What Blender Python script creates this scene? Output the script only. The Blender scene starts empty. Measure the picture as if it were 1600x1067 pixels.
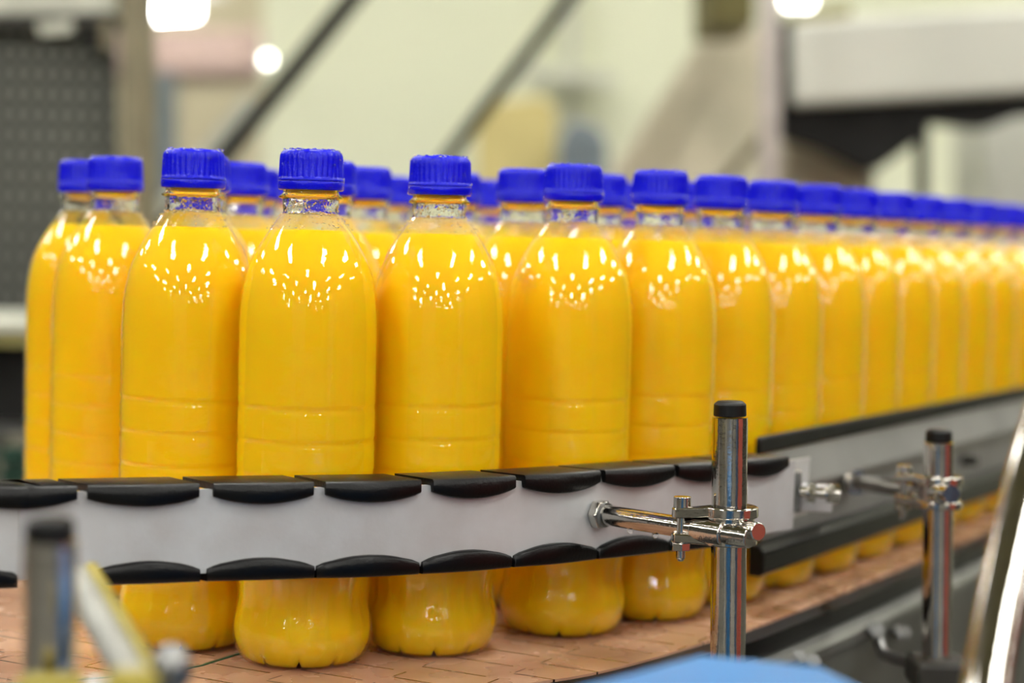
import bpy, bmesh, math, random
from mathutils import Vector, Matrix
random.seed(7)
sc = bpy.context.scene
COL = sc.collection
# ------------------------------------------------------------------ camera
F_PX, PITCH, ROLL, CAM_H = 2974.4, .0536, .0275, .1966
fw = Vector((0, math.cos(PITCH), -math.sin(PITCH)))
up0 = Vector((1, 0, 0)).cross(fw)
RT = math.cos(ROLL) * Vector((1, 0, 0)) + math.sin(ROLL) * up0
UP = math.cos(ROLL) * up0 - math.sin(ROLL) * Vector((1, 0, 0))
EYE = Vector((0, 0, CAM_H))
cd = bpy.data.cameras.new('camera'); cam = bpy.data.objects.new('camera', cd); COL.objects.link(cam)
cam.matrix_world = Matrix(((RT.x, UP.x, -fw.x, 0), (RT.y, UP.y, -fw.y, 0), (RT.z, UP.z, -fw.z, CAM_H), (0, 0, 0, 1)))
cd.sensor_width = 36; cd.lens = 36 * F_PX / 1600
cd.clip_start = .02; cd.clip_end = 100
cd.dof.use_dof = True; cd.dof.focus_distance = .85; cd.dof.aperture_fstop = 4.4
sc.camera = cam
# ------------------------------------------------------------------ view and world
sc.view_settings.view_transform = 'Standard'; sc.view_settings.look = 'None'
sc.view_settings.gamma = 1; sc.view_settings.exposure = 1.05
sc.view_settings.use_curve_mapping = False
w = bpy.data.worlds.new('world'); sc.world = w; w.use_nodes = True
w.node_tree.nodes['Background'].inputs[0].default_value = (.9, .95, 1, 1)
w.node_tree.nodes['Background'].inputs[1].default_value = .25
sc.cycles.use_denoising = True
sc.cycles.max_bounces = 14; sc.cycles.transparent_max_bounces = 40; sc.cycles.transmission_bounces = 8
sc.cycles.sample_clamp_indirect = 6
LAMP_L = 19.0
ZC = 3.55; ZF = -.95


def P(x, y, Y):                       # point of the place seen at (x, y) that stands Y metres away
    d = fw + RT * ((x - 800) / F_PX) - UP * ((y - 533.5) / F_PX)
    return EYE + d * (Y / d.y)


def PZ(x, y, z):
    d = fw + RT * ((x - 800) / F_PX) - UP * ((y - 533.5) / F_PX)
    return EYE + d * ((z - CAM_H) / d.z)


def proj(p):
    d = Vector(p) - EYE; z = d.dot(fw)
    return 800 + F_PX * d.dot(RT) / z, 533.5 - F_PX * d.dot(UP) / z


# ------------------------------------------------------------------ materials
def lin(c):
    return tuple(((v / 255) / 12.92 if v / 255 <= .04045 else ((v / 255 + .055) / 1.055) ** 2.4) for v in c) + (1,)


class NT:
    def __init__(s, name):
        s.m = bpy.data.materials.new(name); s.m.use_nodes = True; s.t = s.m.node_tree; s.t.nodes.clear()
        s.out = s.n('ShaderNodeOutputMaterial')

    def n(s, typ, **kw):
        o = s.t.nodes.new(typ)
        for k, v in kw.items():
            if k in o.inputs: o.inputs[k].default_value = v
            else: setattr(o, k, v)
        return o

    def l(s, a, b): s.t.links.new(a, b)

    def math(s, op, a, b=None, c=None):
        o = s.t.nodes.new('ShaderNodeMath'); o.operation = op
        for i, v in enumerate((a, b, c)):
            if v is None: continue
            if hasattr(v, 'is_linked'): s.l(v, o.inputs[i])
            else: o.inputs[i].default_value = v
        return o.outputs[0]


def mat(name, rgb, rough=.5, metal=0., var=.12, vscale=30., bump=0., bscale=200., stretch=None, spec=.5, coat=0., rvar=.15, rgb2=None):
    k = NT(name)
    p = k.n('ShaderNodeBsdfPrincipled'); k.l(p.outputs[0], k.out.inputs[0])
    p.inputs['Metallic'].default_value = metal; p.inputs['Specular IOR Level'].default_value = spec
    p.inputs['Coat Weight'].default_value = coat; p.inputs['Coat Roughness'].default_value = .05
    tc = k.n('ShaderNodeTexCoord'); src = tc.outputs['Object']
    if stretch:
        mp = k.n('ShaderNodeMapping'); mp.inputs['Scale'].default_value = stretch; k.l(src, mp.inputs[0]); src = mp.outputs[0]
    no = k.n('ShaderNodeTexNoise'); no.inputs['Scale'].default_value = vscale; no.inputs['Detail'].default_value = 5
    k.l(src, no.inputs['Vector'])
    mx = k.n('ShaderNodeMix', data_type='RGBA'); a = lin(rgb)
    b = lin(rgb2) if rgb2 else tuple(v * (1 - 2.2 * var) for v in a[:3]) + (1,)
    mx.inputs[6].default_value = a; mx.inputs[7].default_value = b
    mr = k.n('ShaderNodeMapRange'); mr.inputs[1].default_value = .38; mr.inputs[2].default_value = .68
    k.l(no.outputs[0], mr.inputs[0]); k.l(mr.outputs[0], mx.inputs[0]); k.l(mx.outputs[2], p.inputs['Base Color'])
    r = k.n('ShaderNodeMapRange'); r.inputs[3].default_value = rough * (1 - rvar); r.inputs[4].default_value = min(1, rough * (1 + rvar))
    k.l(no.outputs[0], r.inputs[0]); k.l(r.outputs[0], p.inputs['Roughness'])
    if bump:
        n2 = k.n('ShaderNodeTexNoise'); n2.inputs['Scale'].default_value = bscale; n2.inputs['Detail'].default_value = 3
        k.l(src, n2.inputs['Vector'])
        b_ = k.n('ShaderNodeBump'); b_.inputs['Strength'].default_value = bump; b_.inputs['Distance'].default_value = .001
        k.l(n2.outputs[0], b_.inputs['Height']); k.l(b_.outputs[0], p.inputs['Normal'])
    return k.m


def emit(name, rgb, s):
    k = NT(name); e = k.n('ShaderNodeEmission'); e.inputs[0].default_value = lin(rgb); e.inputs[1].default_value = s
    k.l(e.outputs[0], k.out.inputs[0]); return k.m


def juice_mat():
    k = NT('orange_juice'); p = k.n('ShaderNodeBsdfPrincipled'); k.l(p.outputs[0], k.out.inputs[0])
    tc = k.n('ShaderNodeTexCoord'); no = k.n('ShaderNodeTexNoise'); no.inputs['Scale'].default_value = 18; no.inputs['Detail'].default_value = 4
    k.l(tc.outputs['Object'], no.inputs['Vector'])
    mx = k.n('ShaderNodeMix', data_type='RGBA'); mx.inputs[6].default_value = (1, .63, .0003, 1); mx.inputs[7].default_value = (1, .58, .0003, 1)
    k.l(no.outputs[0], mx.inputs[0]); k.l(mx.outputs[2], p.inputs['Base Color'])
    p.inputs['Roughness'].default_value = .55; p.inputs['Specular IOR Level'].default_value = .15
    p.inputs['Subsurface Weight'].default_value = .8
    p.inputs['Subsurface Radius'].default_value = (1, .45, .05); p.inputs['Subsurface Scale'].default_value = .02
    return k.m


def pet_mat():
    k = NT('clear_bottle_plastic')
    tr = k.n('ShaderNodeBsdfTransparent'); tr.inputs[0].default_value = (.995, .997, .992, 1)
    gl = k.n('ShaderNodeBsdfGlossy'); gl.inputs['Roughness'].default_value = .02; gl.inputs[0].default_value = (1, 1, 1, 1)
    fr = k.n('ShaderNodeFresnel'); fr.inputs[0].default_value = 1.57
    tc = k.n('ShaderNodeTexCoord')
    n1 = k.n('ShaderNodeTexNoise'); n1.inputs['Scale'].default_value = 55; n1.inputs['Detail'].default_value = 2
    n2 = k.n('ShaderNodeTexNoise'); n2.inputs['Scale'].default_value = 420; n2.inputs['Detail'].default_value = 2
    k.l(tc.outputs['Object'], n1.inputs['Vector']); k.l(tc.outputs['Object'], n2.inputs['Vector'])
    h = k.math('ADD', k.math('MULTIPLY', n1.outputs[0], .6), k.math('MULTIPLY', n2.outputs[0], .09))
    b = k.n('ShaderNodeBump'); b.inputs['Strength'].default_value = .35; b.inputs['Distance'].default_value = .0012
    k.l(h, b.inputs['Height']); k.l(b.outputs[0], gl.inputs['Normal'])
    f2 = k.math('MINIMUM', k.math('MULTIPLY', fr.outputs[0], .95), .4)
    mx = k.n('ShaderNodeMixShader'); k.l(f2, mx.inputs[0]); k.l(tr.outputs[0], mx.inputs[1]); k.l(gl.outputs[0], mx.inputs[2])
    k.l(mx.outputs[0], k.out.inputs[0]); return k.m


def glass_mat(name, rgb, ior, bump=0.):
    k = NT(name); g = k.n('ShaderNodeBsdfGlass'); g.inputs[0].default_value = lin(rgb); g.inputs['IOR'].default_value = ior
    g.inputs['Roughness'].default_value = 0
    if bump:
        tc = k.n('ShaderNodeTexCoord'); n1 = k.n('ShaderNodeTexNoise'); n1.inputs['Scale'].default_value = 260
        k.l(tc.outputs['Object'], n1.inputs['Vector']); b = k.n('ShaderNodeBump'); b.inputs['Strength'].default_value = bump
        b.inputs['Distance'].default_value = .0015; k.l(n1.outputs[0], b.inputs['Height']); k.l(b.outputs[0], g.inputs['Normal'])
    k.l(g.outputs[0], k.out.inputs[0]); return k.m


def belt_mat():
    k = NT('belt_plastic'); p = k.n('ShaderNodeBsdfPrincipled'); k.l(p.outputs[0], k.out.inputs[0])
    tc = k.n('ShaderNodeTexCoord'); mp = k.n('ShaderNodeMapping'); mp.inputs['Rotation'].default_value = (0, 0, math.radians(-61)); mp.vector_type = 'POINT'
    k.l(tc.outputs['Object'], mp.inputs[0]); sx = k.n('ShaderNodeSeparateXYZ'); k.l(mp.outputs[0], sx.inputs[0])
    u, v = sx.outputs[0], sx.outputs[1]
    lane = k.math('FLOOR', k.math('DIVIDE', v, .041))
    uo = k.math('ADD', u, k.math('MULTIPLY', lane, .0127))
    fu = k.math('FRACT', k.math('DIVIDE', uo, .0254)); j1 = k.math('LESS_THAN', fu, .045)
    fv = k.math('FRACT', k.math('DIVIDE', v, .041)); gate = k.math('GREATER_THAN', fv, .18)
    j2 = k.math('MULTIPLY', k.math('LESS_THAN', fv, .02), k.math('GREATER_THAN', fu, .6))
    j = k.math('MAXIMUM', k.math('MULTIPLY', j1, gate), j2)
    no = k.n('ShaderNodeTexNoise'); no.inputs['Scale'].default_value = 16; no.inputs['Detail'].default_value = 2; k.l(tc.outputs['Object'], no.inputs['Vector'])
    mr = k.n('ShaderNodeMapRange'); mr.inputs[1].default_value = .4; mr.inputs[2].default_value = .65; k.l(no.outputs[0], mr.inputs[0])
    m1 = k.n('ShaderNodeMix', data_type='RGBA'); m1.inputs[6].default_value = lin((190, 152, 126)); m1.inputs[7].default_value = lin((172, 130, 104)); k.l(mr.outputs[0], m1.inputs[0])
    m2 = k.n('ShaderNodeMix', data_type='RGBA'); m2.inputs[7].default_value = lin((40, 24, 16)); k.l(m1.outputs[2], m2.inputs[6]); k.l(j, m2.inputs[0])
    k.l(m2.outputs[2], p.inputs['Base Color'])
    wet = k.n('ShaderNodeTexNoise'); wet.inputs['Scale'].default_value = 38; wet.inputs['Detail'].default_value = 3; k.l(tc.outputs['Object'], wet.inputs['Vector'])
    wr = k.n('ShaderNodeMapRange'); wr.inputs[1].default_value = .35; wr.inputs[2].default_value = .7; wr.inputs[3].default_value = .36; wr.inputs[4].default_value = .12
    k.l(wet.outputs[0], wr.inputs[0]); k.l(wr.outputs[0], p.inputs['Roughness'])
    b = k.n('ShaderNodeBump'); b.inputs['Strength'].default_value = .3; b.inputs['Distance'].default_value = .0008
    hh = k.math('SUBTRACT', k.math('MULTIPLY', wet.outputs[0], .6), k.math('MULTIPLY', j, .8)); k.l(hh, b.inputs['Height']); k.l(b.outputs[0], p.inputs['Normal'])
    return k.m


def perforated_mat():
    k = NT('perforated_steel_glints'); p = k.n('ShaderNodeBsdfPrincipled'); k.l(p.outputs[0], k.out.inputs[0])
    tc = k.n('ShaderNodeTexCoord'); sx = k.n('ShaderNodeSeparateXYZ'); k.l(tc.outputs['Object'], sx.inputs[0])
    a = k.math('SUBTRACT', k.math('FRACT', k.math('DIVIDE', sx.outputs[0], .0175)), .5)
    b = k.math('SUBTRACT', k.math('FRACT', k.math('DIVIDE', sx.outputs[2], .0245)), .5)
    r = k.math('SQRT', k.math('ADD', k.math('MULTIPLY', a, a), k.math('MULTIPLY', b, k.math('MULTIPLY', b, 1.6))))
    d = k.math('LESS_THAN', r, .3)
    mx = k.n('ShaderNodeMix', data_type='RGBA'); mx.inputs[6].default_value = lin((62, 63, 58)); mx.inputs[7].default_value = lin((150, 152, 142))  # pale dots are glints of the steel mesh, painted into the colour
    no = k.n('ShaderNodeTexNoise'); no.inputs['Scale'].default_value = 6; k.l(tc.outputs['Object'], no.inputs['Vector'])
    k.l(k.math('MULTIPLY', d, no.outputs[0]), mx.inputs[0]); k.l(mx.outputs[2], p.inputs['Base Color'])
    p.inputs['Metallic'].default_value = .2; p.inputs['Roughness'].default_value = .6
    return k.m


M = dict(
    juice=juice_mat(), pet=pet_mat(), neck=glass_mat('clear_neck_plastic', (253, 254, 252), 1.42, .22), water=glass_mat('water', (255, 255, 255), 1.33),
    refraction=mat('painted_refraction', (255, 190, 0), .3, var=.05),  # yellow of juice refracted in the neck, as a plain colour
    cap=mat('blue_cap_plastic', (3, 5, 216), .2, var=.06, vscale=60, bump=.2, bscale=900, spec=.3),
    belt=belt_mat(), green=mat('green_strip', (20, 92, 64), .35),
    black=mat('black_plastic', (6, 6, 7), .3, var=.2, bump=.2, bscale=700, spec=.3), rubber=mat('black_rubber', (8, 8, 8), .45, spec=.3),
    plate=mat('satin_steel', (204, 206, 208), .42, .3, var=.07, vscale=26, bump=.1, bscale=300, rgb2=(188, 186, 186)),
    plate2=mat('grey_rail_steel', (150, 150, 147), .42, .5, var=.1, vscale=14), steel=mat('polished_steel', (205, 200, 192), .12, 1., var=.08, vscale=70, bump=.12, bscale=250),  # plate2 is a greyer steel than plate
    steel2=mat('dull_steel', (150, 150, 148), .34, .9, var=.15, vscale=20, stretch=(1, 1, 8)),
    framem=mat('conveyor_frame_steel', (128, 128, 124), .4, .75, var=.2, vscale=9),
    dark=mat('dark_painted_steel', (46, 44, 38), .6, var=.15), darker=mat('black_steel', (9, 8, 5), .85, var=.15),  # darker is near-black steel for bars, conveyor body and underframe
    wall=mat('cream_wall_paint', (222, 224, 196), .8, var=.02, vscale=2), tan=mat('tan_wall_paint', (208, 198, 168), .85, var=.06, vscale=1.2),
    dim=mat('dark_hall_end', (60, 58, 50), .8), floor=mat('grey_resin_floor', (84, 82, 74), .45, var=.15, vscale=3), ceil=mat('olive_ceiling_sheet', (150, 145, 96), .8, var=.06, vscale=2),
    perf=perforated_mat(), postg=mat('taupe_painted_post', (132, 124, 100), .5, .3), duct=mat('pinkish_duct_paint', (176, 152, 144), .7),
    beam=mat('pale_steel_cladding', (205, 206, 194), .5, .1, var=.07, vscale=4, rgb2=(196, 197, 186)), chute=mat('chute_steel', (178, 168, 146), .42, .35, var=.1, vscale=3, rgb2=(150, 145, 125)),
    card=mat('cardboard', (214, 198, 134), .8, var=.1, vscale=5), slate=mat('blue_grey_paint', (118, 128, 134), .6), palegrey=mat('pale_grey_tube', (205, 206, 190), .5),
    pinkpost=mat('pale_tube_steel', (190, 182, 176), .4, .4), blue=mat('light_blue_plastic', (50, 116, 178), .35, var=.06, vscale=8, rgb2=(64, 130, 190)),
    white=mat('pale_rod_sheen', (158, 158, 150), .5), yellow_reflection=mat('painted_yellow_reflection', (146, 132, 34), .5), yel=mat('yellow_edge_paint', (206, 200, 130), .5), crateg=mat('dark_green_crate', (6, 56, 42), .5), red=mat('red_reflector', (196, 96, 82), .5), bluec=mat('blue_reflector', (84, 104, 138), .5),  # foreground rod's pale tone and clamp yellow are painted reflections
    lamp=emit('lamp_glow', (255, 253, 246), LAMP_L), housing=mat('lamp_housing', (220, 220, 215), .6), glow=emit('bulb_glow', (255, 255, 240), 9.))


# ------------------------------------------------------------------ mesh helpers
class MB:
    def __init__(s): s.v = []; s.f = []

    def add(s, vs, fs):
        n = len(s.v); s.v += [tuple(v) for v in vs]; s.f += [tuple(i + n for i in f) for f in fs]; return s

    def box(s, c, d, rz=0., M_=None):
        vs = [Vector((x * d[0] / 2, y * d[1] / 2, z * d[2] / 2)) for x in (-1, 1) for y in (-1, 1) for z in (-1, 1)]
        R = M_ if M_ else Matrix.Rotation(rz, 3, 'Z')
        return s.add([R @ v + Vector(c) for v in vs], [(0, 1, 3, 2), (4, 6, 7, 5), (0, 4, 5, 1), (2, 3, 7, 6), (0, 2, 6, 4), (1, 5, 7, 3)])

    def cyl(s, a, b, r, seg=24, r2=None, hexa=False):
        a, b = Vector(a), Vector(b); d = (b - a).normalized(); r2 = r if r2 is None else r2
        u = d.cross(Vector((0, 0, 1)) if abs(d.z) < .9 else Vector((1, 0, 0))).normalized(); v = d.cross(u)
        vs = []
        for c, rr in ((a, r), (b, r2)):
            for i in range(seg):
                t = 2 * math.pi * i / seg; vs.append(c + u * (rr * math.cos(t)) + v * (rr * math.sin(t)))
        fs = [(i, (i + 1) % seg, seg + (i + 1) % seg, seg + i) for i in range(seg)]
        fs += [tuple(range(seg - 1, -1, -1)), tuple(range(seg, 2 * seg))]
        return s.add(vs, fs)

    def tube(s, pts, r, seg=16):
        pts = [Vector(p) for p in pts]; vs = []; pu = None
        for i, p in enumerate(pts):
            d = (pts[min(i + 1, len(pts) - 1)] - pts[max(i - 1, 0)]).normalized()
            if pu is None: pu = d.cross(Vector((0, 0, 1)) if abs(d.z) < .9 else Vector((1, 0, 0))).normalized()
            u = (pu - d * pu.dot(d)).normalized(); pu = u; v = d.cross(u)
            vs += [p + u * (r * math.cos(2 * math.pi * k / seg)) + v * (r * math.sin(2 * math.pi * k / seg)) for k in range(seg)]
        n = len(pts)
        fs = [(i * seg + k, i * seg + (k + 1) % seg, (i + 1) * seg + (k + 1) % seg, (i + 1) * seg + k) for i in range(n - 1) for k in range(seg)]
        fs += [tuple(range(seg - 1, -1, -1)), tuple(range((n - 1) * seg, n * seg))]
        return s.add(vs, fs)

    def lathe(s, prof, seg=64, mod=None, closed=False):
        """prof: list of (r, z); mod(r, z, theta) -> (r, z)"""
        vs = []
        for r, z in prof:
            for k in range(seg):
                t = 2 * math.pi * k / seg; rr, zz = mod(r, z, t) if mod else (r, z)
                vs.append((rr * math.cos(t), rr * math.sin(t), zz))
        n = len(prof); fs = []
        for i in range(n - 1 + (1 if closed else 0)):
            j = (i + 1) % n
            for k in range(seg): fs.append((i * seg + k, i * seg + (k + 1) % seg, j * seg + (k + 1) % seg, j * seg + k))
        return s.add(vs, fs)

    def prism(s, pts, vec):
        """closed polygon of 3D points swept along vec"""
        pts = [Vector(p) for p in pts]; n = len(pts); vec = Vector(vec)
        return s.add(pts + [p + vec for p in pts], [tuple(range(n - 1, -1, -1)), tuple(range(n, 2 * n))] + [(i, (i + 1) % n, n + (i + 1) % n, n + i) for i in range(n)])

    def sweep(s, path, prof):
        """path: list of (point, normal_out) ; prof(i) -> list of (offset, z)"""
        rows = []
        for i, (p, n) in enumerate(path):
            rows.append([(p[0] + n[0] * o, p[1] + n[1] * o, z) for o, z in prof(i)])
        m = len(rows[0]); vs = [v for r in rows for v in r]
        fs = [(i * m + k, i * m + (k + 1) % m, (i + 1) * m + (k + 1) % m, (i + 1) * m + k) for i in range(len(rows) - 1) for k in range(m)]
        fs += [tuple(range(m - 1, -1, -1)), tuple(range((len(rows) - 1) * m, len(rows) * m))]
        return s.add(vs, fs)

    def ball(s, c, r, sz=1., rings=6, seg=10):
        pr = [(r * math.sin(math.pi * i / rings) + 1e-6, -r * sz * math.cos(math.pi * i / rings)) for i in range(rings + 1)]
        vs = []; 
        for rr, z in pr:
            for k in range(seg): t = 2 * math.pi * k / seg; vs.append((c[0] + rr * math.cos(t), c[1] + rr * math.sin(t), c[2] + z))
        return s.add(vs, [(i * seg + k, i * seg + (k + 1) % seg, (i + 1) * seg + (k + 1) % seg, (i + 1) * seg + k) for i in range(rings) for k in range(seg)])

    def build(s, name, m, parent=None, angle=35, bevel=0., origin=None):
        me = bpy.data.meshes.new(name)
        o3 = Vector(origin) if origin is not None else None
        me.from_pydata([tuple(Vector(v) - o3) for v in s.v] if o3 is not None else s.v, [], s.f)
        bm = bmesh.new(); bm.from_mesh(me); bmesh.ops.recalc_face_normals(bm, faces=bm.faces); bm.to_mesh(me); bm.free()
        me.polygons.foreach_set('use_smooth', [True] * len(me.polygons)); me.set_sharp_from_angle(angle=math.radians(angle))
        me.materials.append(M[m] if isinstance(m, str) else m)
        o = bpy.data.objects.new(name, me); COL.objects.link(o)
        if o3 is not None: o.location = o3
        if parent is not None:
            o.parent = parent
            if o3 is None and parent.get('_abs'): o.location = -Vector(parent.location)
        if bevel:
            b = o.modifiers.new('bevel', 'BEVEL'); b.width = bevel; b.segments = 2; b.limit_method = 'ANGLE'; b.angle_limit = math.radians(40)
        return o


def tag(o, label=None, cat=None, group=None, kind=None):
    if label: o['label'] = label
    if cat: o['category'] = cat
    if group: o['group'] = group
    if kind: o['kind'] = kind
    return o


def thing(name, loc, label, cat, group=None, abs_=True):
    o = bpy.data.objects.new(name, None); COL.objects.link(o); o.location = loc; o.empty_display_size = .02
    if abs_: o['_abs'] = 1          # parts are written in world coordinates
    return tag(o, label, cat, group)


def normals(pts):
    out = []
    for i, p in enumerate(pts):
        a = pts[max(i - 1, 0)]; b = pts[min(i + 1, len(pts) - 1)]
        t = Vector((b[0] - a[0], b[1] - a[1])).normalized(); out.append((p, (t.y, -t.x)))   # outward = towards the operator side
    return out


def spline(pts, step=.004):
    pts = [Vector(p) for p in pts]; out = []
    P_ = [pts[0] * 2 - pts[1]] + pts + [pts[-1] * 2 - pts[-2]]
    for i in range(1, len(P_) - 2):
        p0, p1, p2, p3 = P_[i - 1:i + 3]; n = max(2, int((p2 - p1).length / step))
        for k in range(n):
            t = k / n
            out.append(.5 * ((2 * p1) + (p2 - p0) * t + (2 * p0 - 5 * p1 + 4 * p2 - p3) * t * t + (3 * p1 - p0 - 3 * p2 + p3) * t ** 3))
    out.append(pts[-1]); return out


# ------------------------------------------------------------------ the hall
X0, X1, Y0, Y1 = -9., 11., -21., 12.
def struct(name, mb, m): return tag(mb.build(name, m), kind='structure')
struct('floor', MB().box(((X0 + X1) / 2, (Y0 + Y1) / 2, ZF - .1), (X1 - X0, Y1 - Y0, .2)), 'floor')
struct('ceiling', MB().box(((X0 + X1) / 2, (Y0 + Y1) / 2, ZC + .35), (X1 - X0, Y1 - Y0, .2)), 'ceil')
HH = ZC + .25 - ZF
struct('wall_back', MB().box(((X0 + X1) / 2, Y1 + .1, ZF + HH / 2), (X1 - X0, .2, HH)), 'tan')
struct('wall_front', MB().box(((X0 + X1) / 2, Y0 - .1, ZF + HH / 2), (X1 - X0, .2, HH)), 'dim')
struct('wall_left', MB().box((X0 - .1, (Y0 + Y1) / 2, ZF + HH / 2), (.2, Y1 - Y0, HH)), 'dim')
struct('wall_right', MB().box((X1 + .1, (Y0 + Y1) / 2, ZF + HH / 2), (.2, Y1 - Y0, HH)), 'dim')
# cream partition that closes the line off behind the machines
YW = 6.0
xl = P(410, 100, YW).x
struct('wall_partition', MB().box(((xl + 5.5) / 2, YW + .08, ZF + 2.2), (5.5 - xl, .16, 4.4)), 'wall')

# ceiling luminaires
def luminaire():
    r = thing('ceiling_lamp', (0, 0, 0), 'white rectangular luminaire under the hall ceiling', 'ceiling lamp', 'luminaires under the hall ceiling', False)
    MB().box((0, 0, .05), (.5, 1.5, .08)).build('housing', 'housing', r, bevel=.01)
    MB().box((0, 0, 0), (.42, 1.4, .02)).build('diffuser', 'lamp', r)
    for s_ in (-.5, .5): MB().cyl((0, s_, .08), (0, s_, .215), .01, 8).build('suspension_rod', 'housing', r)
    return r
def copy_tree(o, parent=None):
    c = o.copy(); COL.objects.link(c); c.parent = parent
    for ch in list(o.children): copy_tree(ch, c)
    return c
lum = luminaire(); first = True
for j in range(-2, 9):  # farthest rows are added out of view to brighten the back wall
    y = 4.1 - 2.7 * j
    for i in range(-2, 3):
        x = (i * 4.05 + (1.85 if j % 2 == 0 else .1))
        if x > 9.5 or x < -8: continue
        o = lum if first else copy_tree(lum); first = False
        o.location = (x, y, ZC - .02 + 0.05)

# ------------------------------------------------------------------ juice bottles
OUT = [(.0002, .0052), (.012, .0045), (.020, .0015), (.0235, .0003), (.0262, .0002), (.0285, .0018), (.0305, .0050), (.0318, .0090), (.0324, .0130), (.0325, .0150), (.0323, .0180), (.0319, .0205), (.0313, .0230),
       (.0307, .0260), (.0304, .0295), (.0305, .0330), (.0311, .0375), (.0320, .0425), (.0325, .0470), (.0325, .0520)]
for zc in (.0560, .0713, .0867, .1020, .1173):       # moulded double rings
    OUT += [(.0325, zc - .0030), (.03248, zc - .0022), (.03222, zc - .0010), (.03215, zc - .0002), (.03222, zc + .0006), (.03250, zc + .0014), (.03256, zc + .0020), (.0325, zc + .0030)]
OUT += [(.0325, .125), (.0325, .135), (.0325, .145), (.03245, .151), (.0323, .156), (.0320, .161), (.0315, .166), (.0307, .171), (.0298, .1755), (.0285, .180), (.0268, .184), (.0248, .188), (.0225, .192), (.0200, .196), (.0172, .2), (.0154, .2026), (.0140, .2044), (.0130, .2056)]
FILL = .1982

def lobes(r, z, t):
    k = .5 + .5 * math.cos(10 * t)
    g = 1 - abs(math.cos(5 * t)) ** .35 if True else 0
    n = max(0., 1 - abs(math.sin(5 * t)) * 3.6)          # narrow notches between ten feet
    if z < .0125 and r > .015:
        f = 1 - z / .0125
        return r - .0004 * k * f - .0004 * n * f, z + .0030 * n * f * f
    if .0125 <= z < .045:
        f = math.sin(math.pi * (z - .0125) / .0325)
        return r - .0006 * f * (.5 + .5 * math.cos(10 * t + .6)) - .00028 * f * math.cos(20 * t), z
    if .120 < z < .152: return r + .00006 * math.cos(44 * t), z
    if .05 < z <= .12: return r + .00003 * math.cos(44 * t), z
    return r, z


def make_bottle():
    r = thing('juice_bottle', (0, 0, 0), None, 'bottle', None, False)
    seg = 120
    MB().lathe(OUT, seg, lobes).build('clear_wall', 'pet', r, 60)
    inner = [(max(a - .0011, .0001), b + .0008) for a, b in OUT if b < FILL - .0012]
    ri = inner[-1][0] - .0012
    inner += [(ri - .0006, FILL), (ri - .0022, FILL + .00005), (.0001, FILL + .0001)]
    MB().lathe(inner, seg, lobes).build('juice', 'juice', r, 60)
    # neck: a thick moulded ring of clear plastic with a support flange
    nk = [(.0129, .2055), (.0124, .2066), (.0126, .2082), (.0129, .2095), (.0130, .2112), (.0131, .2122), (.0146, .2127), (.0147, .2134), (.0134, .2142), (.0128, .2152), (.0127, .2172),
          (.0112, .2172), (.0112, .2100), (.0113, .2070), (.0120, .2053)]
    MB().lathe(nk, 64, None, True).build('neck', 'neck', r, 50)
    MB().lathe([(.0109, .2139), (.0110, .2142), (.0110, .2166), (.0109, .2169), (.0001, .2169)], 48).lathe([(.0001, .2139), (.0109, .2139)], 48).build('painted_refraction', 'refraction', r)  # solid yellow ring stands in for juice refracted through the neck
    cap = [(.0001, .2344), (.0100, .2346), (.0122, .2346), (.0131, .2342), (.0138, .2334), (.0142, .2322), (.0144, .2300), (.0147, .2225), (.0148, .2218), (.0151, .2214), (.0151, .2206), (.0140, .2206)]
    def ribs(rr, z, t):
        if .0140 < rr and .2222 < z < .2336: return rr + .00036 * (max(0, math.cos(34 * t)) ** .6 - .5), z
        return rr, z
    c = MB().lathe(cap, 240, ribs).build('screw_cap', 'cap', r, 40)
    MB().lathe([(.0138, .2204), (.0150, .2203), (.0152, .2198), (.0152, .2178), (.0149, .2166), (.0143, .2163), (.0135, .2166)], 64).build('tamper_ring', 'cap', c, 40)
    return r


def droplets(n, seed, r_obj, cap):
    rd = random.Random(seed); mb = MB()
    for i in range(n):
        t = rd.uniform(0, 2 * math.pi); k = rd.random()
        s = rd.uniform(.00025, .0008)
        if k < .5: rr = .0135 * math.sqrt(rd.random()); mb.ball((rr * math.cos(t), rr * math.sin(t), .2346), s * 1.2, .7)
        elif k < .8: z = rd.uniform(.2166, .2220); mb.ball((.0151 * math.cos(t), .0151 * math.sin(t), z), s * .8)
        else: z = rd.uniform(.2225, .2330); mb.ball((.0146 * math.cos(t), .0146 * math.sin(t), z), s * .7)
    tag(mb.build('water_droplets', 'water', cap), kind='stuff')
    mb = MB()
    for i in range(n):
        t = rd.uniform(0, 2 * math.pi); s = rd.uniform(.0002, .0006)
        z = rd.uniform(.1985, .2110)
        rr = .0126 if z > .2056 else .0130 + (.2056 - z) * 1.0
        mb.ball((rr * math.cos(t), rr * math.sin(t), z), s)
    tag(mb.build('water_droplets', 'water', r_obj), kind='stuff')


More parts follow.
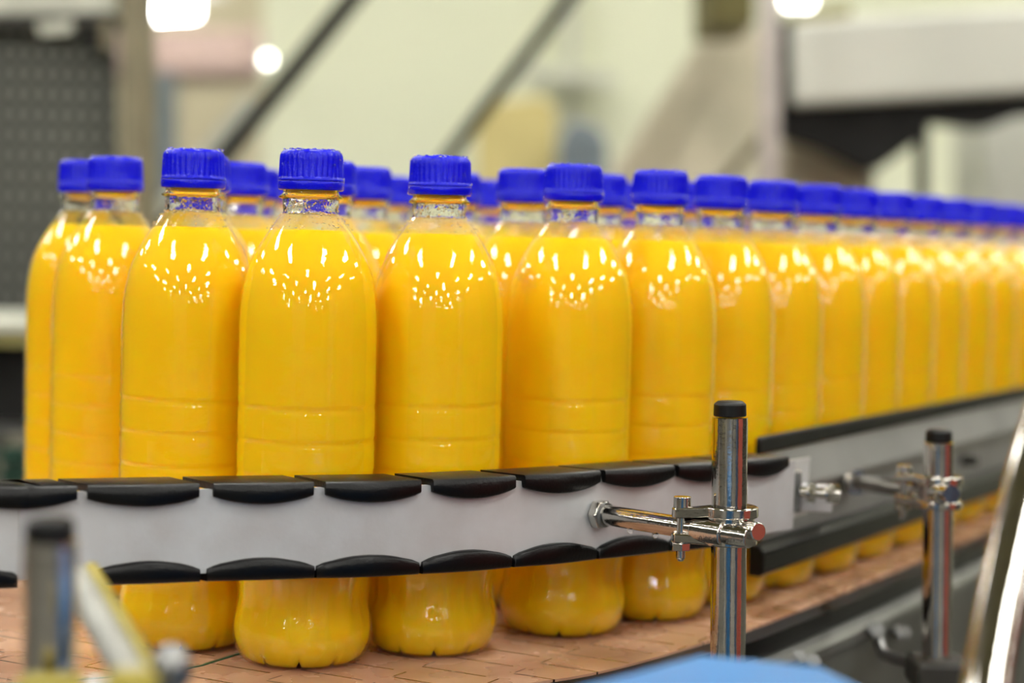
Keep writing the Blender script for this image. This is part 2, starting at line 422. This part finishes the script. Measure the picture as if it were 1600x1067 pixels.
proto = make_bottle()
FRONT = [
    ((-.2152, 1.0256), 'juice bottle at the left end of the crowd, overlapping the leftmost bottle', 'front'),
    ((-.1527, .9021), 'full orange juice bottle third from the left, tall sharp blue cap', 'front'),
    ((-.0935, .8741), 'nearest and largest orange juice bottle, standing just behind the guide rail', 'front'),
    ((-.0357, .9062), 'sharp orange juice bottle right of the nearest and largest bottle', 'front'),
    ((.0290, .9585), 'orange juice bottle above the hex nut where the support rod joins the rail', 'front'),
    ((.0756, 1.0045), 'orange juice bottle left of the steel post with black cap, in the front row', 'front'),
    ((.1137, 1.0577), 'orange juice bottle standing straight behind the steel post with the clamp', 'front'),
    ((.1494, 1.1124), 'orange juice bottle above the black end of the straight rail', 'row'),
    ((.1850, 1.1672), 'outer row juice bottle, second right of the steel post with the clamp', 'row'),
    ((.2178, 1.2238), 'outer row juice bottle, third right of the steel post with the clamp', 'row')]
ORD = ['fourth', 'fifth', 'sixth', 'seventh', 'eighth', 'ninth', 'tenth', 'eleventh', 'twelfth']
tail = [(.2540, 1.2795), (.2875, 1.3366), (.3209, 1.3937), (.3544, 1.4508), (.3879, 1.5079), (.4214, 1.5650), (.4549, 1.6221), (.4884, 1.6792), (.5219, 1.7363)]
for q, o_ in zip(tail, ORD):
    FRONT.append(((q[0] - .0020, q[1] + .0012), 'blurred outer row juice bottle, %s right of the steel post with the clamp' % o_, 'row'))
BACK = [
    ((-.2446, 1.0853), 'leftmost juice bottle of all, half hidden by its right neighbour'),
    ((-.1605, .9722), 'juice bottle whose cap peeks out right of the third bottle from the left'),
    ((-.1522, 1.0554), 'blurred capped bottle in the gap left of the nearest bottle'),
    ((-.1495, 1.2391), 'far blurred bottle whose cap just shows at the left edge of the nearest bottle cap'),
    ((-.0985, .9945), 'bottle directly behind the nearest bottle, only a sliver of cap showing'),
    ((-.0849, 1.0718), 'blurred bottle in the gap between the two nearest front bottles'),
    ((-.0805, 1.2262), 'far small cap left of the second sharp front bottle'),
    ((-.0351, 1.1252), 'blurred bottle whose cap shows just right of the fourth front bottle cap'),
    ((-.0150, 1.2492), 'far blurred cap between the two middle front bottles, left of a nearer second row cap'),
    ((.0040, 1.0327), 'second row bottle touching left of the front bottle above the hex nut'),
    ((.0481, 1.0825), 'second row bottle right behind the front bottle above the hex nut'),
    ((.0759, 1.2304), 'far bottle sliver left of the front bottle beside the steel post'),
    ((.1031, 1.1697), 'second row bottle sliver behind the bottle at the steel post')]
a0 = Vector((.1095, 1.0332)); dd = Vector((.506, .8626)); nn = Vector((-.8626, .506))
placed = [Vector(q[0]) for q in FRONT] + [Vector(q[0]) for q in BACK]
FILLB = []
for r_ in range(1, 6):
    for k in range(-12, 16):
        q = a0 + nn * .058 * r_ + dd * (.0667 * (k + .5 * (r_ % 2)))
        if q.y < .95 or q.y > 1.85: continue
        px = proj((q.x, q.y, .2348))[0]
        if px < 300 or px > 1650: continue
        if min((q - p).length for p in placed) < .0662: continue
        FILLB.append(q); placed.append(q)
rb = random.Random(3); used = False
def place(q, label, group, drops=0):
    global used
    o = proto if not used else copy_tree(proto)
    used = True
    o.location = (q[0], q[1], .0001); o.rotation_euler = (rb.uniform(-.002, .002), rb.uniform(-.002, .002), rb.uniform(0, 6.28))
    tag(o, label, 'bottle', group); return o
made = []
for q, lb, g in FRONT: made.append(place(q, lb, 'orange juice bottles on the conveyor'))
for q, lb in BACK: made.append(place(q, lb, 'orange juice bottles on the conveyor'))
for q in FILLB: place(q, 'blue capped juice bottle hidden deep in the crowd on the conveyor', 'juice bottles deep in the crowd')
for i, n in ((1, 170), (2, 190), (3, 170), (0, 80), (4, 120), (5, 90), (6, 60), (7, 40)):
    o = made[i]; cp = [c for c in o.children if c.name.startswith('screw_cap')][0]
    droplets(n, i, o, cp)

# ------------------------------------------------------------------ conveyor
edge_pts = [(-.60, .665), (-.40, .69), (-.26, .72), (-.16, .75), (-.08, .782), (-.02, .817), (.03, .850), (.0644, .887), (.1, .935), (.1239, .9663), (.211, 1.1112), (.3607, 1.3732), (.86, 2.238)]
edge = spline(edge_pts, .012)
inner_pts = [Vector((.40, 2.5)), Vector((-.12, 1.62)), Vector((-.30, 1.32)), Vector((-.42, 1.16)), Vector((-.62, 1.10))]
conv = thing('conveyor', (.1, 1.1, 0), 'conveyor with wet pink brown plate chain under the juice bottles', 'conveyor')
top = [(p.x, p.y, 0) for p in edge] + [(p.x, p.y, 0) for p in inner_pts]
MB().prism([(x, y, -.006) for x, y, z in top], (0, 0, .006)).build('plate_chain', 'belt', conv)
en = normals(edge)
MB().sweep(en, lambda i: [(.0005, -.001), (.009, -.003), (.009, -.013), (-.02, -.013), (-.02, -.0062), (.0005, -.0062)]).build('wear_strip', 'black', conv)
MB().sweep(en, lambda i: [(.002, -.0135), (.0095, -.0135), (.0150, -.0145), (.0180, -.0175), (.0190, -.0220), (.0165, -.0240), (.0150, -.15), (.002, -.15)]).build('side_frame', 'framem', conv, 30)
gs = spline([(-.24, .80), (-.19, .818), (-.1439, .8455), (-.1243, .8784), (-.06, .99), (.1, 1.26)], .012)
MB().sweep(normals(gs), lambda i: [(0, .0004), (.0016, .0004), (.0016, -.004), (0, -.004)]).build('centre_strip', 'green', conv)
lg = MB()
for x, y in ((-.42, .78), (.18, 1.22), (.62, 2.0), (-.38, 1.1), (.2, 2.0)):
    MB().box((x, y, (ZF - .15) / 2), (.05, .05, -ZF - .15)).build('leg', 'framem', conv, bevel=.004)
MB().prism([(x, y, -.15) for x, y, z in top], (0, 0, .02)).build('bed_plate', 'framem', conv)
# hardware on the side frame near the second post
fx = thing('mounting_bracket', P(1375, 1000, 1.07), 'bent steel bracket bolted to the conveyor side frame, holding the right post', 'bracket')
MB().tube([P(1345, 984, 1.115), P(1362, 984, 1.09), P(1373, 986, 1.08), P(1374, 1005, 1.07), P(1380, 1021, 1.062), P(1400, 1030, 1.05), P(1462, 1044, 1.0135)], .0035, 10).build('bracket_arm', 'steel2', fx)
for x, y in ((1358, 983), (1400, 988)):
    b = MB().cyl(P(x, y, 1.125), P(x + 8, y, 1.06), .003, 6); b.cyl(P(x + 5, y, 1.08), P(x + 12, y, 1.065), .0048, 6).build('bolt', 'steel2', fx)
MB().box(P(1466, 1050, 1.0125), (.03, .034, .016)).build('clamp_block', 'dark', fx, bevel=.003)
for x, y, l in ((1246, 1027, 'left'), (1268, 1033, 'right')):
    b = MB().cyl(P(x - 8, y, 1.03), P(x, y, .99), .004, 12); b.cyl(P(x, y, .99), P(x + 3, y, .98), .0042, 6)
    tag(b.build('frame_bolt', 'steel2', origin=P(x, y, .99)), 'small steel bolt on the conveyor side frame above the blue lid, %s of the pair' % l, 'bolt', 'side frame bolts')
tag(MB().tube([P(1203, 984, 1.0), P(1208, 990, .99), P(1211, 1002, .985), P(1213, 1040, .98), P(1213, 1075, .98)], .0011, 8).build('cable', 'palegrey', origin=P(1213, 1040, .98)), 'thin pale cable hanging over the conveyor side frame', 'cable')

# ------------------------------------------------------------------ curved guide rail
ZT, ZB = .0903, .0485
rail_pts = [(-.48, .70), (-.40, .718), (-.30, .742), (-.207, .7695), (-.1926, .7745), (-.1505, .7897), (-.1072, .8050), (-.0566, .8215), (-.0154, .8420), (.0252, .8685), (.0624, .8975), (.098, .9250), (.1294, .9520), (.153, .9760)]
rail = [p for p in spline(rail_pts, .001)]
rpx = [proj((p.x, p.y, ZT))[0] for p in rail]
def at_px(x):
    for i in range(len(rpx) - 1):
        if rpx[i] <= x < rpx[i + 1]: return i
    return 0 if x < rpx[0] else len(rail) - 1
rn = normals(rail)
gr = thing('guide_rail', (-.05, .82, ZB), 'curved satin steel guide rail edged with black wear pads, in front of the bottles', 'guide rail')
pl = rn[::6]
MB().sweep(pl, lambda i: [(-.003, ZT - .003), (-.003, ZB + .003), (-.006, ZB + .003), (-.006, ZT - .003)]).build('rail_plate', 'plate', gr)
def pad(x0, x1, topside):
    i0, i1 = at_px(x0), at_px(x1); n = 14; rows = []
    for k in range(n + 1):
        u = k / n; i = int(round(i0 + (i1 - i0) * u)); p, nm = rn[i]; s = math.sin(math.pi * min(max(u, .0), 1))
        ib = max(0, i - 9); pb, nb = rn[ib]
        lip = .0058 + .0034 * s ** .8 if topside else .0052 + .0042 * s ** .8
        bu = .0012 * s; c = .0006 if 0 < k < n else .0
        zt, sg = (ZT, -1) if topside else (ZB, 1)
        pr_ = [(p, nm, -.003, zt + sg * .0032), (p, nm, -.0022, zt + sg * lip), (p, nm, bu - .0004, zt + sg * lip), (p, nm, bu + .0004, zt + sg * (lip - .0008)), (p, nm, bu + .0002, zt + sg * .0009), (p, nm, bu - .0008, zt), (pb, nb, -.024 if topside else -.016, zt), (pb, nb, -.024 if topside else -.016, zt + sg * .0032)]
        rows.append([(q.x + m_[0] * o, q.y + m_[1] * o, z) for q, m_, o, z in pr_])
    m = 8; vs = [v for r in rows for v in r]
    fs = [(a * m + b, a * m + (b + 1) % m, (a + 1) * m + (b + 1) % m, (a + 1) * m + b) for a in range(n) for b in range(m)]
    fs += [tuple(range(m - 1, -1, -1)), tuple(range(n * m, (n + 1) * m))]
    return MB().add(vs, fs)
for x0, x1 in ((-520, -400), (-390, -222), (-212, -60), (-45, 122), (140, 315), (338, 493), (512, 661), (680, 809), (822, 940), (948, 1055), (1063, 1150), (1157, 1234)):
    pad(x0, x1, True).build('wear_pad', 'black', gr, 50)
for x0, x1 in ((-390, -222), (-212, -60), (-45, 30), (143, 316), (330, 495), (500, 659), (668, 806), (811, 938), (942, 1051), (1056, 1145)):
    pad(x0, x1, False).build('wear_pad', 'black', gr, 50)

# straight rail
A2 = PZ(1186, 684, .095); B2 = PZ(1600, 605, .095); d2 = (B2 - A2).normalized()
line2 = [A2 + d2 * t for t in (0, .2, .5, .9, 1.35)]
n2 = [((p.x, p.y), (d2.y, -d2.x)) for p in line2]
sr = thing('guide_rail', (A2.x + .2, A2.y + .3, .022), 'straight steel guide rail with black strips running along the blurred outer row', 'guide rail')
MB().sweep(n2, lambda i: [(.001, .095), (.001, .086), (-.0022, .086), (-.0022, .0955)]).build('wear_strip', 'rubber', sr, bevel=.001)
n2b = [((p.x, p.y), (d2.y, -d2.x)) for p in [A2 + d2 * t for t in (.012, .2, .5, .9, 1.35)]]
MB().sweep(n2b, lambda i: [(-.0022, .0855), (-.0005, .0855), (.0065, .067), (.0065, .065), (-.001, .0645), (-.001, .038), (-.0022, .038)]).build('rail_plate', 'plate2', sr, 20)
n2c = [((p.x, p.y), (d2.y, -d2.x)) for p in [A2 + d2 * t for t in (-.004, .2, .5, .9, 1.35)]]
MB().sweep(n2c, lambda i: [(-.0022, .0385), (.003, .0385), (.007, .0345), (.007, .0235), (.004, .0215), (-.0022, .0215)]).build('lower_strip', 'black', sr, 25, bevel=.0008)
hb = A2 + d2 * .36
MB().cyl((hb.x + .0, hb.y, .052), (hb.x + .009, hb.y - .005, .052), .004, 8).build('rail_bolt', 'dark', sr)

# connector between both rails
cb = thing('rail_connector', P(1265, 770, 1.0), 'steel connector plate with a stud and nuts joining the two guide rails', 'bracket')
MB().prism([P(1222, 722, .985), P(1266, 715, 1.01), P(1264, 742, 1.01), P(1262, 802, 1.01), P(1232, 812, .985), P(1222, 812, .98)], (0, .003, 0)).build('connector_plate', 'plate', cb)
MB().box(P(1243, 766, .985), (.0045, .012, .021)).build('clamp_plate', 'steel2', cb, bevel=.0006)
MB().box(P(1274, 778, .998), (.017, .010, .014)).build('spacer_block', 'plate', cb, bevel=.001)
st = MB().cyl(P(1248, 768, .978), P(1300, 771, .978), .0028, 14).build('stud', 'steel', cb)
for x in (1262, 1291): MB().cyl(P(x, 769, .977), P(x + 11, 770, .977), .0056, 6).build('nut', 'steel', cb)
MB().cyl(P(1300, 771, .978), P(1311, 772, .978), .0050, 20).build('bolt_head', 'steel', cb)

# ------------------------------------------------------------------ posts, rods, clamps
def post(p_top, p_low, r, label, capm='rubber', zb=None):
    p_top, p_low = Vector(p_top), Vector(p_low); d = (p_low - p_top).normalized()
    zb = ZF if zb is None else zb
    foot = Vector((p_low.x, p_low.y, zb))
    t = thing('guide_post', foot, label, 'post')
    MB().tube([p_top, p_low, foot], r, 40).build('tube', 'steel', t)
    MB().cyl(foot, foot + Vector((0, 0, .012)), r * 2.6, 24).build('base_flange', 'steel2', t, bevel=.002)
    c = p_top - d * .0005
    u = -d
    MB().cyl(c, c + u * .0058, r * .93, 32, r * .9).cyl(c + u * .0055, c + u * .0068, r * .9, 32, r * .7).build('end_cap', capm, t, 50, bevel=.0006)
    return t


def clamp(C, r_post, rod_a, rod_b, r_rod, label, s=1.):
    """C: centre on the post axis; the rod passes in front from rod_a to rod_b"""
    t = thing('rod_clamp', C, label, 'clamp'); C = Vector(C); rd = (Vector(rod_b) - Vector(rod_a)).normalized()
    xd = Vector((rd.x, rd.y, 0)).normalized(); yd = Vector((-xd.y, xd.x, 0))
    def L(a, b, c): return C + xd * (a * s) + yd * (b * s) + Vector((0, 0, c * s))
    ring = MB()
    for z0, z1 in ((.0020, .0068), (-.0088, -.0046)):
        pts = []
        for k in range(13):                            # around the bolt
            a = math.pi / 2 + math.pi * k / 12; pts.append(L(-.0172 + .0046 * math.cos(a), -.0125 + .0046 * math.sin(a), z0))
        for k in range(17):                            # around the post
            a = -math.pi * .62 + math.pi * 1.24 * k / 16; pts.append(L(.0002 + .0128 * math.cos(a), .0128 * math.sin(a), z0 + (0.0016 if z0 > 0 else 0)))
        ring.prism(pts, (0, 0, (z1 - z0) * s))
    ring.build('clamp_jaw', 'steel', t, 40, bevel=.0007)
    m = MB(); ax = rd
    Cr = Vector(rod_a) + rd * ((C - Vector(rod_a)).dot(rd))
    m.cyl(Cr - ax * .0125 * s, Cr + ax * .004 * s, r_rod * 1.22, 32)
    m.build('rod_sleeve', 'steel', t, 40, bevel=.0008)
    m = MB(); m.cyl(L(0, 0, -.0085), L(0, 0, .0070), r_post * 1.42, 40); m.build('post_collar', 'steel', t, 40, bevel=.0008)
    b = MB().cyl(L(-.0172, -.0125, .0068), L(-.0172, -.0125, .0118), .0040 * s, 24); b.cyl(L(-.0172, -.0125, -.016), L(-.0172, -.0125, .0068), .0021 * s, 14); b.cyl(L(-.0172, -.0125, -.0175), L(-.0172, -.0125, -.016), .0012 * s, 14, .0021 * s)
    b.build('clamp_bolt', 'steel', t, 40, bevel=.0003)
    MB().cyl(L(-.0172, -.0125, -.0125), L(-.0172, -.0125, -.0089), .0046 * s, 6).build('nut', 'steel', t, bevel=.0003)
    MB().cyl(L(.010, -.003, -.001), L(.0195, -.0065, -.0005), .0042 * s, 24).build('side_screw', 'steel', t, 40, bevel=.0005)
    return t


p1t, p1l = P(1140.5, 652, .85), P(1137, 1060, .85)
post(p1t, p1l, .0080, 'sharp polished steel post with black cap, holding the clamp and rod')
def on(a, b, z): t = (z - a.z) / (b.z - a.z); return a + (b - a) * t
ra, rb_ = P(937, 803, .884), P(1172, 840, .8325)
clamp(on(p1t, p1l, .0715), .0080, ra, rb_, .0049, 'steel clamp gripping the sharp post and the short rod')
rod = thing('support_rod', ra, 'short polished steel rod bolted to the curved guide rail', 'rod')
MB().cyl(ra, rb_, .0048, 36).build('rod', 'steel', rod, 40, bevel=.0005)
rdv = (rb_ - ra).normalized()
MB().cyl(ra - rdv * .002, ra + rdv * .0026, .0072, 6).build('hex_nut', 'steel', rod, bevel=.0006)
MB().cyl(ra + rdv * .0026, ra + rdv * .0042, .0058, 24).build('washer', 'steel2', rod)
for x, y, l in ((985, 828, 'left'), (1024, 835, 'right')):
    q = P(x, y, .872 - (x - 985) * .0002)
    tag(MB().ball(q, .0016, 1.2, 10, 16).build('water_drop', 'water', origin=q), 'water drop hanging under the short steel rod, %s of two' % l, 'water drop')

p2t, p2l = P(1467, 692, 1.0125), P(1463, 1060, 1.0125)
post(p2t, p2l, .0078, 'blurred steel post further right, holding the rod of the straight rail')
r2a, r2b = P(1333, 753, 1.118), P(1487, 772, .985)
clamp(on(p2t, p2l, .0685), .0078, r2a, r2b, .0048, 'blurred steel clamp on the right post')
rod2 = thing('support_rod', r2a, 'blurred steel rod from the straight guide rail to the right post', 'rod')
MB().cyl(r2a, r2b, .0046, 30).build('rod', 'steel', rod2, 40)
dv = (r2b - r2a).normalized(); MB().cyl(r2a - dv * .003, r2a + dv * .004, .008, 6).build('hex_nut', 'steel', rod2)

# nearest post on the left, out of focus, with its clamp low in the frame
p3t, p3l = P(78, 846, .56), P(76, 1060, .56)
post(p3t, p3l, .0080, 'strongly blurred steel post in the left foreground')
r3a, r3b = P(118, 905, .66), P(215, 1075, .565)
rod3 = thing('cable', r3b, 'strongly blurred pale rod with a painted yellow reflection slanting down beside the left foreground post', 'cable')  # stands for a steel rod; pale tone and yellow stripe are painted reflections
MB().cyl(r3a, r3b, .0052, 30).build('pale_rod', 'white', rod3, 40)
so = Vector((.0045, .004, .003)); MB().cyl(r3a + so, r3b + so, .0026, 20).build('reflection_stripe', 'yellow_reflection', rod3, 40)
tag(MB().ball(P(268, 1044, .56), .0062, 1.2, 12, 20).cyl(P(268, 1044, .56), P(250, 1090, .56), .004, 14).build('knob', 'steel2', origin=P(268, 1044, .56)), 'blurred round steel knob low in the left foreground', 'knob')
cl3 = thing('rod_clamp', P(140, 1085, .56), 'strongly blurred clamp block with a painted yellow reflection at the bottom of the left foreground post', 'clamp')  # its yellow is juice reflected in steel, put into the colour
MB().box(P(80, 1084, .535), (.018, .012, .010)).build('clamp_body', 'yellow_reflection', cl3, bevel=.002)
MB().box(P(205, 1074, .50), (.014, .012, .009)).build('clamp_head', 'yellow_reflection', cl3, bevel=.003)
MB().cyl(P(100, 1078, .55), P(250, 1078, .56), .004, 16).build('clamp_bar', 'steel2', cl3)

# bent chrome tube at the right edge
cp = [P(1652, 600, .64), P(1612, 735, .618), P(1588, 840, .603), P(1563, 960, .586), P(1541, 1085, .568), P(1530, 1300, .54)]
cp = [Vector(p) for p in cp]; cp.append(Vector((cp[-1].x, cp[-1].y, ZF)))
cp = [cp[0] + Vector((.02, 0, .09))] + cp
pts = []
for i in range(len(cp) - 1):
    for k in range(6): pts.append(cp[i].lerp(cp[i + 1], k / 6))
pts.append(cp[-1])
for _ in range(3): pts = [pts[0]] + [(pts[i - 1] + pts[i] * 2 + pts[i + 1]) / 4 for i in range(1, len(pts) - 1)] + [pts[-1]]
tag(MB().tube(pts, .0078, 40).build('handrail_tube', 'steel', origin=cp[-1]), 'bright polished bent tube at the right edge of the view', 'tube')

# light blue lid in front
bz = .06
bp = [(.065, .6314), (.1056, .6172), (.1159, .583), (.140, .480), (.07, .415), (-.02, .530), (.0146, .5713)]
bb = thing('plastic_bin', (.03, .45, ZF), 'light blue plastic bin with flat lid, blurred in the foreground', 'bin')
MB().prism([(x, y, bz - .012) for x, y in bp], (0, 0, .012)).build('lid', 'blue', bb, bevel=.003)
cx, cy = .065, .53
MB().prism([(cx + (x - cx) * .93, cy + (y - cy) * .93, ZF) for x, y in bp], (0, 0, bz - .012 - ZF)).build('bin_body', 'blue', bb, bevel=.004)

# ------------------------------------------------------------------ machines and hall behind
def slab(pts, Y, th): return MB().prism([P(x, y, Y) for x, y in pts], (0, th, 0))
def part_slab(name, pts, Y, th, m, par, bevel=0.): return slab(pts, Y, th).build(name, m, par, bevel=bevel)
YG = 2.3
g = thing('machine_guard', P(60, 400, YG) * 1, 'dark perforated steel machine guard at the left edge', 'machine guard')
o = part_slab('perforated_panel', [(-420, 30), (176, 22), (186, 500), (-420, 500)], YG, .02, 'perf', g)
part_slab('top_rail', [(-420, 27), (178, 22), (178, 42), (-420, 52)], YG - .03, .05, 'dark', g, .004)
part_slab('corner_post', [(182, -420), (226, -420), (234, 560), (190, 560)], YG - .06, .06, 'postg', g, .006)
part_slab('window_strip', [(58, 36), (112, 30), (112, 50), (62, 54)], YG - .035, .01, 'palegrey', g)
part_slab('latch', [(130, 50), (153, 48), (153, 76), (132, 78)], YG - .05, .03, 'darker', g, .003)
part_slab('latch_plate', [(156, 28), (172, 27), (174, 76), (158, 78)], YG - .04, .01, 'postg', g)
part_slab('header_panel', [(-420, -420), (182, -420), (180, 19), (-420, 25)], YG - .02, .04, 'palegrey', g)
part_slab('guard_leg', [(186, 560), (230, 560), (260, 1900), (216, 1900)], YG - .06, .06, 'postg', g)
m2 = thing('side_conveyor', P(-60, 620, 1.9), 'dark conveyor body with a pale yellow edge behind the left bottles', 'conveyor')
part_slab('edge_strip', [(-500, 500), (330, 505), (330, 518), (-500, 518)], 1.85, .3, 'palegrey', m2)
part_slab('yellow_strip', [(-500, 518), (330, 518), (330, 540), (-500, 540)], 1.87, .3, 'yel', m2)
part_slab('body', [(-500, 540), (330, 540), (330, 665), (-500, 665)], 1.9, .3, 'darker', m2)
part_slab('lower_bar', [(-500, 667), (330, 667), (330, 679), (-500, 679)], 1.84, .06, 'steel2', m2)
part_slab('leg', [(-200, 679), (-150, 679), (-150, 1900), (-200, 1900)], 1.95, .08, 'darker', m2)
part_slab('leg', [(250, 679), (300, 679), (300, 1900), (250, 1900)], 1.95, .08, 'darker', m2)
for i in range(3):
    x0 = -150 + i * 78
    mb = MB()
    for k in range(4): mb.box(P(x0 + 33, 712 + k * 30, 1.72), (.038, .03, .006))
    for k in range(3): mb.box(P(x0 + 10 + k * 23, 745, 1.72), (.006, .028, .055))
    mb.build('grille', 'crateg', m2)

# pale hanging lamp, duct and far column seen in the open left part of the hall
lt = thing('strip_light', P(275, 15, 7.5), 'glowing white strip light high at the left, beyond the guard post', 'light')
slab([(238, -14), (303, -14), (303, 22), (238, 26)], 7.5, .06).build('glowing_tube', 'lamp', lt)
slab([(210, -30), (345, -30), (345, -14), (210, -14)], 7.45, .16).build('light_housing', 'housing', lt)
bl = P(418, 93, 5.4)
t = thing('bulkhead_lamp', bl, 'small round glowing lamp left of the first dark inclined bar', 'lamp')
MB().ball(bl, .010, 1, 12, 20).build('globe', 'glow', t); MB().cyl(bl + Vector((0, .02, 0)), bl + Vector((0, .61, .0)), .007, 12).build('lamp_arm', 'housing', t)
for k, (x, y, r) in enumerate(((1162, -4, .022), (1236, 0, .018), (1258, 0, .018))):
    q = P(x, y, 5.3)
    t = thing('pendant_lamp', q, ['round glowing pendant lamp at the top, left of the thin pale post', 'round glowing pendant lamp at the top, just right of the thin pale post', 'glowing pendant lamp touching its twin, above the pale clad beam'][k], 'lamp', 'glowing pendant lamps')
    MB().ball(q, r, 1, 12, 20).build('globe', 'glow', t); MB().cyl(q, Vector((q.x, q.y, ZC + .24)), .008, 8).build('cord', 'housing', t)
dk = thing('air_duct', P(320, 80, 8.0), 'wide pinkish air duct under the strip light', 'duct')
part_slab('duct_body', [(150, 45), (560, 45), (560, 118), (150, 118)], 8.0, .5, 'duct', dk, .03)
for x in (190, 520):
    q = P(x, 46, 8.2); MB().cyl(q, (q.x, q.y, ZC + .24), .01, 8).build('hanger', 'steel2', dk)
tag(slab([(238, 112), (268, 112), (268, 807), (238, 807)], 6.5, .12).build('column', 'slate', origin=P(253, 500, 6.5)), 'grey green column behind the guard post', 'column')

# inclined bars
def bar(x0, y0, x1, y1, wpx, Y, th, m): 
    a, b = P(x0, y0, Y), P(x1, y1, Y); d = (b - a).normalized(); n = Vector((-d.z, 0, d.x)) * (wpx * Y / F_PX / 2)
    return MB().prism([a + n, b + n, b - n, a - n], (0, th, 0))
t = thing('inclined_bar', P(240, 376, 3.0), 'dark inclined bar with a pale lower flange, left of the two', 'bar', 'dark inclined bars')
bar(1033, -600, -500, 1286, 25, 3.0, .04, 'darker').build('bar', 'darker', t)
bar(398, 158, 215, 384, 38, 3.05, .03, 'palegrey').build('flange', 'palegrey', t)
t = thing('inclined_bar', P(592, 386, 3.2), 'dark inclined bar right of the first, ending above the fourth front bottle', 'bar', 'dark inclined bars')
bar(1345, -600, -72, 1255, 20, 3.2, .04, 'darker').build('bar', 'darker', t)
tag(slab([(745, 165), (845, 150), (868, 165), (866, 420.5), (738, 420.5)], 4.7, .4).build('cardboard_box', 'card', bevel=.01, origin=P(800, 420, 4.9)), 'tan cardboard box far behind between the dark bar and the chute', 'box')
tag(slab([(876, 215), (890, 188), (925, 190), (950, 215), (950, 420), (874, 420)], 4.6, .3).build('motor_housing', 'slate', bevel=.02, origin=P(900, 420, 4.6)), 'blue grey motor housing right of the tan box', 'motor housing')
tag(slab([(884, -40), (900, -40), (900, 420), (884, 420)], 5.93, .07).build('pipe', 'palegrey', origin=P(892, 420, 5.2)), 'pale upright pipe on the cream wall', 'pipe')
tag(slab([(820, 106), (962, 116), (962, 134), (820, 124)], 5.79, .13).build('cable_tray', 'palegrey', origin=P(890, 120, 5.3)), 'pale level cable tray crossing the upright pipe', 'cable tray')

tb = thing('side_table', P(800, 430, 5.1), 'plain steel side table hidden behind the bottles, carrying the tan box', 'table')
part_slab('table_top', [(720, 424), (960, 424), (960, 440), (720, 440)], 4.55, .8, 'steel2', tb)
for x in (735, 945):
    for yy in (4.6, 5.25):
        q = P(x, 441, yy); MB().box((q.x, q.y, (q.z + ZF) / 2 - .01), (.05, .05, q.z - ZF - .02)).build('leg', 'steel2', tb)
# steel chute
YC = 3.4
ch = thing('chute', P(1060, 300, YC), 'wide sloping grey steel chute behind the bottles', 'chute')
MB().prism([P(1105, 42, YC + .5), P(1215, 42, YC + .5), P(1230, 420, YC - .05), P(850, 420, YC - .05)], (0, .3, -.05)).build('chute_body', 'chute', ch, bevel=.02)
bar(1200, 205, 1090, 330, 16, YC - .12, .03, 'postg').build('chute_rib', 'postg', ch)
part_slab('roof_panel', [(1108, -60), (1180, -60), (1180, 38), (1108, 38)], YC + .05, .3, mat('olive_panel', (112, 104, 56), .7), ch)
# thin pale post
YP = 2.75
tag(slab([(1190, -300), (1219, -300), (1216, 1500), (1187, 1500)], YP, .02).build('guard_post', 'pinkpost', bevel=.003, origin=P(1203, 1500, YP)), 'thin pale upright post in front of the sloping chute', 'post')
# clad beam
YB = 2.95
bm_ = thing('overhead_conveyor', P(1420, 160, YB), 'pale clad overhead conveyor beam with dark underside at upper right', 'conveyor')
part_slab('cladding', [(1238, 34), (1330, 26), (2300, -30), (2300, 108), (1238, 166)], YB, .12, 'beam', bm_, .01)
part_slab('end_plate', [(1221, 30), (1238, 34), (1238, 168), (1221, 168)], YB + .01, .1, 'dark', bm_)
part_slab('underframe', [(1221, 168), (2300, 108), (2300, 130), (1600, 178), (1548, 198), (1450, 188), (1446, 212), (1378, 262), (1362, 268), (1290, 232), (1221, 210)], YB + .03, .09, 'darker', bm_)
part_slab('support_leg', [(1436, 185), (1451, 185), (1449, 1700), (1434, 1700)], YB + .05, .03, 'dark', bm_)
part_slab('top_bracket', [(1236, 20), (1330, 8), (1330, 30), (1236, 36)], YB + .3, .05, mat('olive_strip', (150, 140, 80), .7), bm_)
tag(slab([(1216, 208), (1296, 228), (1372, 266), (1345, 420), (1216, 420)], YB + .2, .1).build('steel_screen', 'chute', bevel=.01, origin=P(1290, 420, YB + .2)), 'grey brown machine panel under the overhead conveyor', 'panel')
tag(slab([(1545, 180), (1660, 165), (1660, 420), (1548, 420)], 3.6, .3).build('cabinet', 'beam', bevel=.01, origin=P(1600, 420, 3.6)), 'pale cabinet at the far right below the overhead conveyor', 'cabinet')

# unseen crates added on the operator side to reflect colour into the polished posts
for i, (x, y, m_, l) in enumerate(((1.35, -.55, 'bluec', 'stack of blue crates added behind the viewer, mirrored in the steel post'), (1.6, .25, 'red', 'stack of red crates added right of the viewer, mirrored in the steel post'), (-.5, -1.7, 'plate2', 'stack of pale grey crates added behind the viewer as a reflector'))):
    t = thing('reflector_stack', (x, y, ZF), l, 'added reflector')
    for k in range(5):
        MB().box((x, y, ZF + .17 + k * .34), ((.30, .30, .33), (.42, .85, .33), (.95, .4, .33))[i]).build('crate', m_, t, bevel=.02)

for o in bpy.data.objects:
    if '_abs' in o: del o['_abs']
